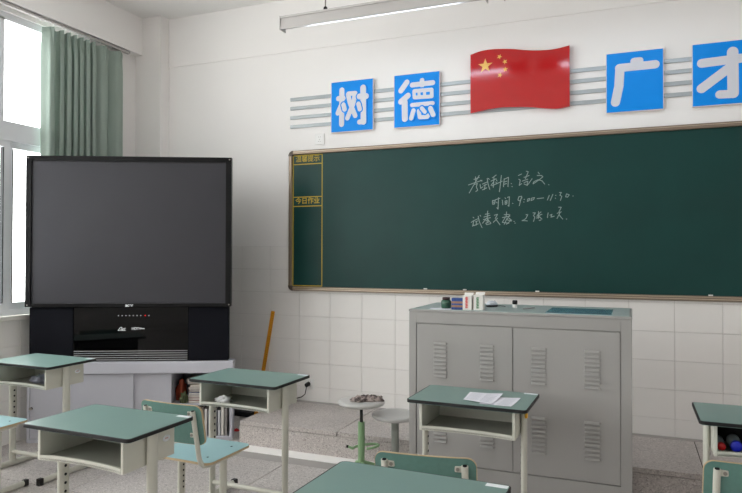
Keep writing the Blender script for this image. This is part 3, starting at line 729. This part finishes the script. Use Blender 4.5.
# yellow ruler leaning on the wall, black rod on the floor
ru = thing('metre_ruler', 'long yellow wooden ruler leaning against the tiled wall', 'ruler', (-3.135, 4.945, .004))
a = math.atan2(.153, .962)
rb = MB().box(-.017, -.004, 0, .017, .004, .965).build('stick', M['wood'], ru); 
tk = MB()
for k in range(46): tk.box(.006 if k % 5 else -.004, -.0046, .02 + k * .0205, .0165, -.0039, .0225 + k * .0205)
tk.build('scale_marks', M['rulertick'], ru)
for o in ru.children: o.rotation_euler = (-R_(2.6), a, 0)
br = thing('floor_brush', 'black floor brush lying along the foot of the tiled wall', 'brush', (-3.27, 4.955, 0))
MB().box(-.12, -.03, .012, .11, .03, .045).build('brush_head', M['rubber'], br, .006, 2)
MB().box(-.112, -.024, 0, .102, .024, .014).build('bristles', M['dark'], br)
rs = MB(); rs.add([(-.025, -.02, 0), (.02, -.025, 0), (.028, .018, .0), (-.015, .024, 0), (0, 0, .022), (.018, -.01, .006)], [(0, 1, 5, 4), (1, 2, 5), (2, 4, 5), (2, 3, 4), (3, 0, 4), (3, 2, 1, 0)])
tag(rs.build('paper_scrap', M['redcard'], None, loc=(-3.05, 4.52, 0)), 'small red paper scrap on the floor beside the platform', 'scrap')

# ---- blackboard lamps on rods, tubes lit
def board_lamp(x0, x1, lab, rods):
    t = thing('board_lamp', lab, 'lamp', ((x0 + x1) / 2, 4.1, 3.126), 0, 'hanging blackboard lamps')
    w = (x1 - x0) / 2
    # slanting reflector, thin folded sheet
    pr = [(-.022, .085), (.02, .085), (.03, .06), (.048, .014), (.044, .012), (.024, .057), (.014, .068), (-.016, .068), (-.029, -.012), (-.033, -.012)]
    MB().prism(pr, -w, w, 'X').build('reflector', M['lampmetal'], t)
    MB().box(-w, -.0345, .070, w, -.02, .085).build('top_rail', M['lampmetal'], t, .002, 1)
    for s in (-1, 1):
        MB().box(s * w - .003, -.036, -.013, s * w + .003, .05, .087).build('end_plate', M['lampmetal'], t)
        MB().box(min(s * w, s * (w - .185)), -.012, .004, max(s * w, s * (w - .185)), .014, .026).build('tube_holder', M['lampgrey'], t, .003, 1)
    MB().tube([(-w + .185, 0, .016), (w - .185, 0, .016)], .0125, n=14).build('tube', M['tube'], t)
    for r in rods:
        r -= (x0 + x1) / 2
        rd = MB().tube([(r, 0, .10), (r, 0, ZC - 3.126)], .005, n=8).build('hanging_rod', M['bolt'], t)
        MB().lathe([(.012, .085), (.014, .09), (.014, .108), (.008, .116)], (r, 0, 0), n=14).build('clamp', M['dark'], rd)
        MB().lathe([(.03, ZC - 3.126 - .012), (.03, ZC - 3.126)], (r, 0, 0), n=18).build('ceiling_rose', M['lampmetal'], rd)
board_lamp(-2.385, -.87, 'hanging blackboard lamp whose lit tube shows at the top edge', (-2.03, -1.2))
board_lamp(-.76, .755, 'second hanging blackboard lamp, just above the frame edge', (-.4, .4))

# ---- curtain and rail
cr = thing('curtain_rail', 'slim metal curtain rail under the window beam', 'rail', (-4.405, 1.6, 3.345))
MB().box(-.016, -2.4, .012, .016, 3.12, .033).build('track', M['rail'], cr, .003, 1)
for k in range(8): MB().lathe([(.006, 0), (.006, .013)], (0, 2.14 + .125 * k, -.001), n=10).build('glider', M['white_plastic'], cr)
ct = thing('curtain', 'gathered grey green curtain hanging beside the window', 'curtain', (-4.405, 4.20, .66))
def fold_phase(u):
    # u 0..1 from the window side to the wall side: one soft fold, tight pleats, then two wide folds
    knots = [(0, 0), (.14, 1.0), (.60, 7.0), (.80, 8.0), (1.0, 9.0)]
    for (a, pa), (b, pb) in zip(knots, knots[1:]):
        if u <= b: return 2 * math.pi * (pa + (pb - pa) * (u - a) / (b - a))
    return 2 * math.pi * 9
ny, nz = 260, 26; zt = 3.345 - .66 - .004
cv, cf = [], []
for side in (0, 1):
    for jz in range(nz + 1):
        t = jz / nz; z = t * zt
        pinch = 1 - .45 * max(0, (t - .93) / .07)
        for iy in range(ny + 1):
            u = iy / ny
            y0 = -.425 + .885 * u
            head = .0
            ph = fold_phase(min(max(u + .006 * math.sin(3 * t + u * 9) * (1 - t), 0), 1))
            amp = (.042 if u < .6 else .046) * (.85 + .15 * math.sin(ph * .31 + 2))
            x = (2 * abs(math.sin(ph / 2)) ** .8 - 1) * amp * pinch + .005 * math.sin(6 * t + 20 * u) * (1 - t)
            y = y0 + (.022 if .14 < u < .6 else .012) * math.sin(2 * ph) * .5 * pinch + .010 * math.sin(4 * t + u * 12) * (1 - t)
            cv.append((x + .0024 * side, y, z - .02 * (1 - u) * t - (.012 * (.5 + .5 * math.cos(ph)) if t > .99 else 0)))
NV = (ny + 1) * (nz + 1)
for jz in range(nz):
    for iy in range(ny):
        a = jz * (ny + 1) + iy
        cf.append((a, a + 1, a + ny + 2, a + ny + 1)); cf.append((NV + a, NV + a + ny + 1, NV + a + ny + 2, NV + a + 1))
for iy in range(ny):
    a = iy; b = nz * (ny + 1) + iy
    cf.append((a, NV + a, NV + a + 1, a + 1)); cf.append((b, b + 1, NV + b + 1, NV + b))
for jz in range(nz):
    a = jz * (ny + 1); b = a + ny
    cf.append((a, a + ny + 1, NV + a + ny + 1, NV + a)); cf.append((b, NV + b, NV + b + ny + 1, b + ny + 1))
MB().add(cv, cf, True).build('cloth', M['curtain'], ct)
for u in (.07, .18, .255, .33, .41, .485, .56, .70, .90):
    y = -.425 + .885 * u
    zt_ = zt - .02 * (1 - u) - .004
    MB().add([(.026, y - .014, zt_), (.044, y, zt_ + .004), (.026, y + .014, zt_), (.036, y, zt_ - .15), (.012, y - .018, zt_), (.012, y + .018, zt_)],
             [(0, 1, 3), (1, 2, 3), (4, 0, 3), (2, 5, 3), (4, 5, 2, 1, 0), (4, 3, 5)], False).build('pinch_pleat', M['curtain'], ct)

# ================================================================ DESKS, CHAIRS, STOOLS
DW, DD, DH = .595, .397, .745
def hole_mesh(r):
    o = MB().tube([(-.0008, 0, 0), (.0008, 0, 0)], r, n=10).build('adjusting_hole', M['dark']); me = o.data; bpy.data.objects.remove(o); return me
def make_desk():
    t = thing('student_desk', 'desk', 'desk')
    top = MB().prism(rrect(-DW / 2 + .006, -DD / 2 + .006, DW / 2 - .006, DD / 2 - .006, .016), DH - .018, DH).build('desktop', M['laminate'], t)
    o, i = rrect(-DW / 2, -DD / 2, DW / 2, DD / 2, .022), rrect(-DW / 2 + .006, -DD / 2 + .006, DW / 2 - .006, DD / 2 - .006, .016)
    n = len(o); eb = MB()
    vs = [(p[0], p[1], DH - .001) for p in o] + [(p[0], p[1], DH - .015) for p in o] + [(p[0], p[1], DH - .0004) for p in i] + [(p[0], p[1], DH - .015) for p in i]
    fs = []
    for k in range(n):
        q = (k + 1) % n
        fs += [(k, q, n + q, n + k), (k, 2 * n + k, 2 * n + q, q), (n + k, n + q, 3 * n + q, 3 * n + k), (2 * n + k, 3 * n + k, 3 * n + q, 2 * n + q)]
    eb.add(vs, fs); eb.build('edge_band', M['rubber'], t)
    # book box below the top, open towards the pupil
    bx, y0, y1, z0, z1 = .238, -.165, .135, .590, DH - .015
    for s in (-1, 1):
        MB().box(min(s * bx, s * (bx - .014)), y0, z0, max(s * bx, s * (bx - .014)), y1, z1).build('side_panel', M['metal'], t, .002, 1)
    MB().box(-bx + .01, y1 - .008, z0 + .004, bx - .01, y1, z1).build('back_panel', M['metal'], t)
    m = MB(); N = 18
    def yc(x): return y0 + .022 * (1 - (x / (bx - .014)) ** 2) ** .8 if abs(x) < bx - .014 else y0
    X = [-(bx - .014) + 2 * (bx - .014) * k / N for k in range(N + 1)]
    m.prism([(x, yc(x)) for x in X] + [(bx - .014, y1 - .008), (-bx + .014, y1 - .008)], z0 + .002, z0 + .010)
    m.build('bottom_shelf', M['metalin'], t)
    l = MB()
    for (za, zb, d) in ((z0, z0 + .022, 0),):
        vs = [(x, yc(x) + d, za) for x in X] + [(x, yc(x) + d, zb) for x in X] + [(x, yc(x) + d + .010, za) for x in X] + [(x, yc(x) + d + .010, zb) for x in X]
        k1 = N + 1; fs = []
        for k in range(N): fs += [(k, k + 1, k1 + k + 1, k1 + k), (2 * k1 + k, 3 * k1 + k, 3 * k1 + k + 1, 2 * k1 + k + 1), (k1 + k, k1 + k + 1, 3 * k1 + k + 1, 3 * k1 + k), (k, 2 * k1 + k, 2 * k1 + k + 1, k + 1)]
        fs += [(0, k1, 3 * k1, 2 * k1), (N, 2 * k1 + N, 3 * k1 + N, k1 + N)]
        l.add(vs, fs)
    l.build('front_lip', M['metal'], t)
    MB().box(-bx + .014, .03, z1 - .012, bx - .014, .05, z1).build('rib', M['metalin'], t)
    for s in (-1, 1):
        lx = s * (bx + .0155)
        lg = MB().tube([(lx, -.02, .30), (lx, -.02, DH - .022)], .0145, .029, n=16, up=(0, 1, 0)).build('leg', M['metal'], t)
        MB().tube([(lx, -.02, .03), (lx, -.02, .31)], .012, .026, n=16, up=(0, 1, 0)).build('leg_tube', M['metal'], lg)
        hm = hole_mesh(.0068)
        for k in range(7): o = link('adjusting_hole', hm, lg); o.location = (lx - s * .0145, -.02, .56 - k * .038)
        ft = MB().tube([(lx, -.205, .024), (lx, .19, .024)], .015, .02, n=14, up=(0, 0, 1)).build('foot', M['metal'], t)
        for (ya, yb) in ((-.232, -.198), (.183, .217)):
            MB().box(lx - .0165, ya, 0.0005, lx + .0165, yb, .046).build('foot_cap', M['rubber'], ft, .005, 2)
    MB().tube([(-bx - .014, -.02, .10), (bx + .014, -.02, .10)], .0145, n=14).build('crossbar', M['metal'], t)
    MB().box(DW / 2 - .078, DD / 2 - .036, DH, DW / 2 - .009, DD / 2 - .011, DH + .0006).build('name_sticker', M['sticker'], t)
    return t
def oval_sticker(t):
    s = MB().lathe([(.019, 0), (.019, .0006)], n=20).build('oval_sticker', M['sticker'], t, loc=(.2382, .083, .672)); s.rotation_euler = (0, math.pi / 2, 0); s.scale = (.75, 1.2, 1)
    r2 = MB().box(-.005, -.009, .0005, .004, .009, .0009).build('print_mark', M['stickred'], s)
desk0 = make_desk()
DESKS = [  # centre x, y, rotation, label
    (-2.103, 2.155, -1.2, 'green topped school desk with a blank oval side sticker, in front of the chair by the television cabinet'),
    (-3.722, 3.195, -1.2, 'green topped school desk in front of the television, cut by the left frame edge'),
    (-2.085, 3.229, -1.7, 'green topped school desk with white tissue in its book box'),
    (-.746, 3.222, -1.2, 'green topped school desk with white papers, standing before the podium'),
    (-.652, 1.838, -2.0, 'nearest green topped school desk, cut off by the bottom frame edge'),
    (.566, 3.323, 0, 'green topped school desk at the right frame edge with bottles in its book box'),
]
DESKS[0] = DESKS[0][:3] + ('large green topped school desk in the left foreground with an empty book box',)
desks = []
for k, (x, y, a, lab) in enumerate(DESKS):
    d = desk0 if k == 0 else copy_tree(desk0)
    d.location = (x, y, 0); d.rotation_euler = (0, 0, R_(a)); d['label'] = lab; d['category'] = 'desk'; d['group'] = 'school desks'
    desks.append(d)
for k in (0, 1): oval_sticker(desks[k])
c = MB().lathe([(.014, 0), (.014, .008), (.011, .011)], n=18).build('yellow_cap', M['yellowcap'], desks[3], loc=(.266, -.056, .688)); c.rotation_euler = (0, math.pi / 2, 0)
def on_desk(k, x, y, z): return desks[k].location + Matrix.Rotation(desks[k].rotation_euler[2], 3, 'Z') @ Vector((x, y, z))

# chair: local x across, y forward, backrest at the rear (-y)
def make_chair():
    t = thing('school_chair', 'chair', 'chair')
    SH = .43
    seat_pts = rrect(-.192, -.18, .192, .185, .035)
    MB().prism(seat_pts, SH - .013, SH - .0012).build('seat_core', M['ply'], t)
    seat = MB().prism([(x * .996, y * .996) for x, y in seat_pts], SH - .0014, SH).build('seat', M['seatlam'], t)
    for sx in (-.12, .12):
        for sy in (-.1, .1):
            MB().lathe([(.006, 0), (.006, .001)], (sx, sy, SH), n=10).build('screw', M['dark'], seat)
    # backrest: slightly curved plywood, laminate on both faces
    def back(y_in, y_out, grow, name, m, parent):
        pts = None
        mb = MB(); nx = 14
        # grid strip: columns across x with height limits of the rounded rectangle
        def lim(x):
            hx, r = .192 + grow, .036 + grow
            d = max(0, abs(x) - (hx - r)); e = r - math.sqrt(max(r * r - d * d, 0))
            return .525 - grow + e, .727 + grow - e
        X = sorted(set([-(.192 + grow) * math.cos(math.pi * k / 32) for k in range(33)]))
        vs = []
        for x in X:
            a, b = lim(x); cy = .035 * (1 - (x / .192) ** 2) * -1
            for yy in (y_in, y_out):
                vs += [(x, yy + cy * .45 - (a - .525) * .2, a), (x, yy + cy * .45 - (b - .525) * .2, b)]
        fs = []
        for k in range(len(X) - 1):
            a, b = 4 * k, 4 * k + 4
            fs += [(a, b, b + 1, a + 1), (a + 2, a + 3, b + 3, b + 2), (a + 1, b + 1, b + 3, a + 3), (a, a + 2, b + 2, b)]
        e = 4 * (len(X) - 1); fs += [(0, 1, 3, 2), (e, e + 2, e + 3, e + 1)]
        return mb.add(vs, fs).build(name, m, parent)
    bk = back(-.193, -.204, 0, 'backrest', M['ply'], t)
    back(-.2035, -.2052, -.0022, 'back_laminate', M['backlam'], bk)
    back(-.1915, -.1935, -.0022, 'front_laminate', M['backlam'], bk)
    for s in (-1, 1):
        x = s * .15
        path = [(x, -.2535, .70), (x, -.235, .61), (x, -.216, .52), (x, -.204, .46), (x, -.190, .43), (x, -.165, .409), (x, -.13, .402), (x, -.05, .402), (x, .12, .402)]
        up = MB().tube(path, .0125, .0125, n=14, up=(1, 0, 0)).build('back_tube', M['metal'], t)
        MB().tube([(x, -.2534, .6995), (x, -.2539, .7015)], .0085, n=12, up=(1, 0, 0)).build('tube_mouth', M['dark'], up)
        for z in (.685, .575):
            dz = -(z - .525) * .2
            b = MB().box(min(x, x - s * .038), -.2185 + dz, z - .012, max(x, x - s * .038), -.2035 + dz, z + .012).build('bracket', M['metal'], t, .004, 2)
            MB().tube([(x - s * .026, -.2225 + dz, z), (x - s * .026, -.2135 + dz, z)], .007, n=12, up=(0, 0, 1)).build('bolt', M['bolt'], b)
        lx = s * .138
        lg = MB().tube([(lx, .005, .17), (lx, .005, .405)], .0145, .026, n=16, up=(0, 1, 0)).build('leg', M['metal'], t)
        MB().tube([(lx, .005, .03), (lx, .005, .18)], .012, .023, n=16, up=(0, 1, 0)).build('leg_tube', M['metal'], lg)
        hm = hole_mesh(.0058)
        for k in range(6): o = link('adjusting_hole', hm, lg); o.location = (lx - s * .0145, .005, .36 - k * .03)
        ft = MB().tube([(lx, -.19, .022), (lx, .19, .022)], .014, .018, n=14).build('foot', M['metal'], t)
        for (ya, yb) in ((-.215, -.183), (.183, .215)): MB().box(lx - .0155, ya, .0005, lx + .0155, yb, .042).build('foot_cap', M['rubber'], ft, .005, 2)
    MB().tube([(-.138, .005, .095), (.138, .005, .095)], .013, n=12).build('crossbar', M['metal'], t)
    MB().box(-.16, -.04, .395, .16, -.015, .417).build('seat_support', M['metal'], t)
    MB().box(-.16, .07, .395, .16, .095, .417).build('seat_support', M['metal'], t)
    return t
chair0 = make_chair()
CHAIRS = [(-2.125, 2.825, -2.0, 'blue green school chair drawn up to the desk with the white tissue'),
          (-.745, 2.515, 7.5, 'school chair in front of the podium desk, only its green backrest showing'),
          (.412, 2.865, 4.0, 'school chair at the right frame edge, its green backrest and bolt showing'),
          (-3.69, 2.735, 0, 'school chair at the left frame edge, only seat corner and legs showing')]
for k, (x, y, a, lab) in enumerate(CHAIRS):
    c = chair0 if k == 0 else copy_tree(chair0)
    c.location = (x, y, 0); c.rotation_euler = (0, 0, R_(a)); c['label'] = lab; c['category'] = 'chair'; c['group'] = 'school chairs'

# papers on the desk before the podium
def sheet(name, pts, z, lab, lift=()):
    n = 8; vs = []; fs = []
    for side in (0, 1):
        for i in range(n + 1):
            for k in range(n + 1):
                u, v = i / n, k / n
                a = Vector(pts[0]).lerp(Vector(pts[1]), u); b = Vector(pts[3]).lerp(Vector(pts[2]), u); p = a.lerp(b, v)
                zz = z + .0006 * side + .004 * max(0, math.sin(u * 5 + v * 3)) * (u * v) + (.010 * max(0, v - .6) * u if lift else 0)
                vs.append((p.x, p.y, zz))
    N = (n + 1) ** 2
    for i in range(n):
        for k in range(n):
            a = i * (n + 1) + k
            fs.append((a, a + 1, a + n + 2, a + n + 1)); fs.append((N + a, N + a + n + 1, N + a + n + 2, N + a + 1))
    t = thing(name, lab, 'paper', (0, 0, 0), 0, 'papers on the podium desk')
    MB().add(vs, fs, True).build('sheet', M['paper'], t)
    pr = MB()
    for r in range(7):
        for cc in range(2):
            u0, u1, v = .08 + cc * .46, .44 + cc * .46, .12 + r * .12
            q = []
            for (u, dv) in ((u0, 0), (u1, 0), (u1, .035), (u0, .035)):
                a = Vector(pts[0]).lerp(Vector(pts[1]), u); b = Vector(pts[3]).lerp(Vector(pts[2]), u); p = a.lerp(b, v + dv)
                q.append((p.x, p.y, z + .0012 + .004 * max(0, math.sin(u * 5 + (v + dv) * 3)) * (u * (v + dv)) + (.010 * max(0, v + dv - .6) * u if lift else 0)))
            pr.add(q, [(0, 1, 2, 3)])
    pr.build('printed_lines', M['print_'], t)
sheet('exam_paper', [(-.690, 3.072), (-.535, 3.072), (-.517, 3.254), (-.672, 3.25)], DH + .0004, 'flat printed paper half covered by the other, on the podium desk')
sheet('exam_paper', [(-.776, 3.112), (-.628, 3.068), (-.612, 3.285), (-.785, 3.295)], DH + .0045, 'curled printed paper lying on top, on the podium desk', (1,))
# things in the book boxes
tag(crumple('tissue', M['tissue'], (.04, .03, .022), on_desk(2, -.125, -.085, .601), 21, amp=1.3, fq=9), 'crumpled white tissue in the book box', 'tissue')
tag(crumple('plastic_bag', M['greybag'], (.075, .045, .03), on_desk(1, .06, -.04, .601), 8, amp=1.0, fq=8), 'crumpled grey bag in the book box of the desk before the television', 'bag')
tag(crumple('school_bag', M['blackbag'], (.16, .05, .065), on_desk(5, -.06, .07, .601), 15, amp=.2), 'black bag at the back of the right hand desk book box', 'bag')
for (x, r, mm, lab) in ((-.203, .0172, 'bottlered', 'drink bottle with a red cap lying in the right hand desk'), (-.145, .024, 'bottleblue', 'drink bottle with a blue cap lying in the right hand desk')):
    p = on_desk(5, x, -.085, .600 + r + .004)
    b = thing('drink_bottle', lab, 'bottle', p)
    o = MB().lathe([(r * .6, -.012), (r * .62, 0), (r * .95, .02), (r + .003, .05), (r + .003, .085), (r * .9, .09)], n=20).build('body', M['bottle'], b); o.rotation_euler = (-math.pi / 2, 0, 0)
    o = MB().lathe([(r * .9, -.034), (r, -.03), (r, -.010)], n=20).build('cap', M[mm], b); o.rotation_euler = (-math.pi / 2, 0, 0)

# stools
def stool(x, y, h, lab, kind):
    t = thing('stool', lab, 'stool', (x, y, 0), R_(20 if kind == 'green' else 50), 'round stools beside the podium')
    MB().lathe([(.06, h - .030), (.135, h - .030), (.152, h - .022), (.1545, h - .012), (.150, h - .004), (.138, h), (.10, h - .001), (.04, h - .003), (.004, h - .003)], n=40).build('seat', M['stoolseat'], t)
    pm = M['stoolgreen'] if kind == 'green' else M['stoolgrey']
    if kind == 'green':
        MB().tube([(0, 0, h - .16), (0, 0, h - .029)], .0105, n=14).build('screw_rod', M['rod'], t)
        MB().tube([(0, 0, .06), (0, 0, h - .142)], .0225, n=20).build('post', pm, t)
        ring = [(.085 * math.cos(a) + .03, .05 * math.sin(a) - .02, h - .30 + .012 * math.cos(a)) for a in (R_(200 - d) for d in range(0, 300, 15))]
        fr_ = MB().tube([(-.085, -.02, h - .30)] + ring, .0085, n=10).build('lever', pm, t)
        MB().tube([(-.098, -.02, h - .30), (-.084, -.02, h - .30)], .0095, n=10).build('lever_tip', M['rubber'], fr_)
    else:
        MB().tube([(0, 0, .06), (0, 0, h - .029)], .0255, n=20).build('post', pm, t)
    for k in range(4):
        a = math.pi / 2 * k + .4
        p = [(.018 * math.cos(a), .018 * math.sin(a), .095), (.09 * math.cos(a), .09 * math.sin(a), .07), (.15 * math.cos(a), .15 * math.sin(a), .014)]
        lg = MB().tube(p, .011, n=12).build('leg', pm, t)
        MB().lathe([(.014, 0), (.014, .016), (.010, .02)], (.152 * math.cos(a), .152 * math.sin(a), 0), n=12).build('foot_cap', M['rubber'], lg)
stool(-1.660, 3.905, .503, 'round grey stool with a green screw post and a rag on its seat', 'green')
stool(-1.452, 3.985, .418, 'round grey stool with a plain grey post half hidden by the podium', 'grey')
rg = MB(); n = 22; r2 = random.Random(4); vs = []; fs = []
def ragz(u, v): return .008 + .008 * (math.sin(9 * u + 3 * v) * math.sin(8 * v - 4 * u + 1)) + .005 * math.sin(17 * u + 11 * v)
for side in (0, 1):
    for i in range(n + 1):
        for k in range(n + 1):
            u, v = i / n - .5, k / n - .5
            rr = 1 + .12 * math.sin(9 * math.atan2(v, u) + 1)
            e = max(abs(u), abs(v)) * 2
            vs.append((u * .20 * rr, v * .11 * rr, (max(.001, ragz(u * 2, v * 2) * (1.25 - .9 * e ** 4)) + .012 * (1 - e * e) + .004) if side else .0003))
N = (n + 1) ** 2
for i in range(n):
    for k in range(n):
        a = i * (n + 1) + k
        fs.append((a, a + 1, a + n + 2, a + n + 1)); fs.append((N + a, N + a + n + 1, N + a + n + 2, N + a + 1))
for i in range(n):
    for (a, b) in ((i, i + 1), (n * (n + 1) + i + 1, n * (n + 1) + i), ((i + 1) * (n + 1), i * (n + 1)), (i * (n + 1) + n, (i + 1) * (n + 1) + n)):
        fs.append((a, N + a, N + b, b))
ro = rg.add(vs, fs, True).build('rag', M['rag'], None, loc=(-1.628, 3.92, .503)); ro.rotation_euler = (0, 0, R_(28))
tag(ro, 'crumpled brown and white rag on the stool seat', 'rag')
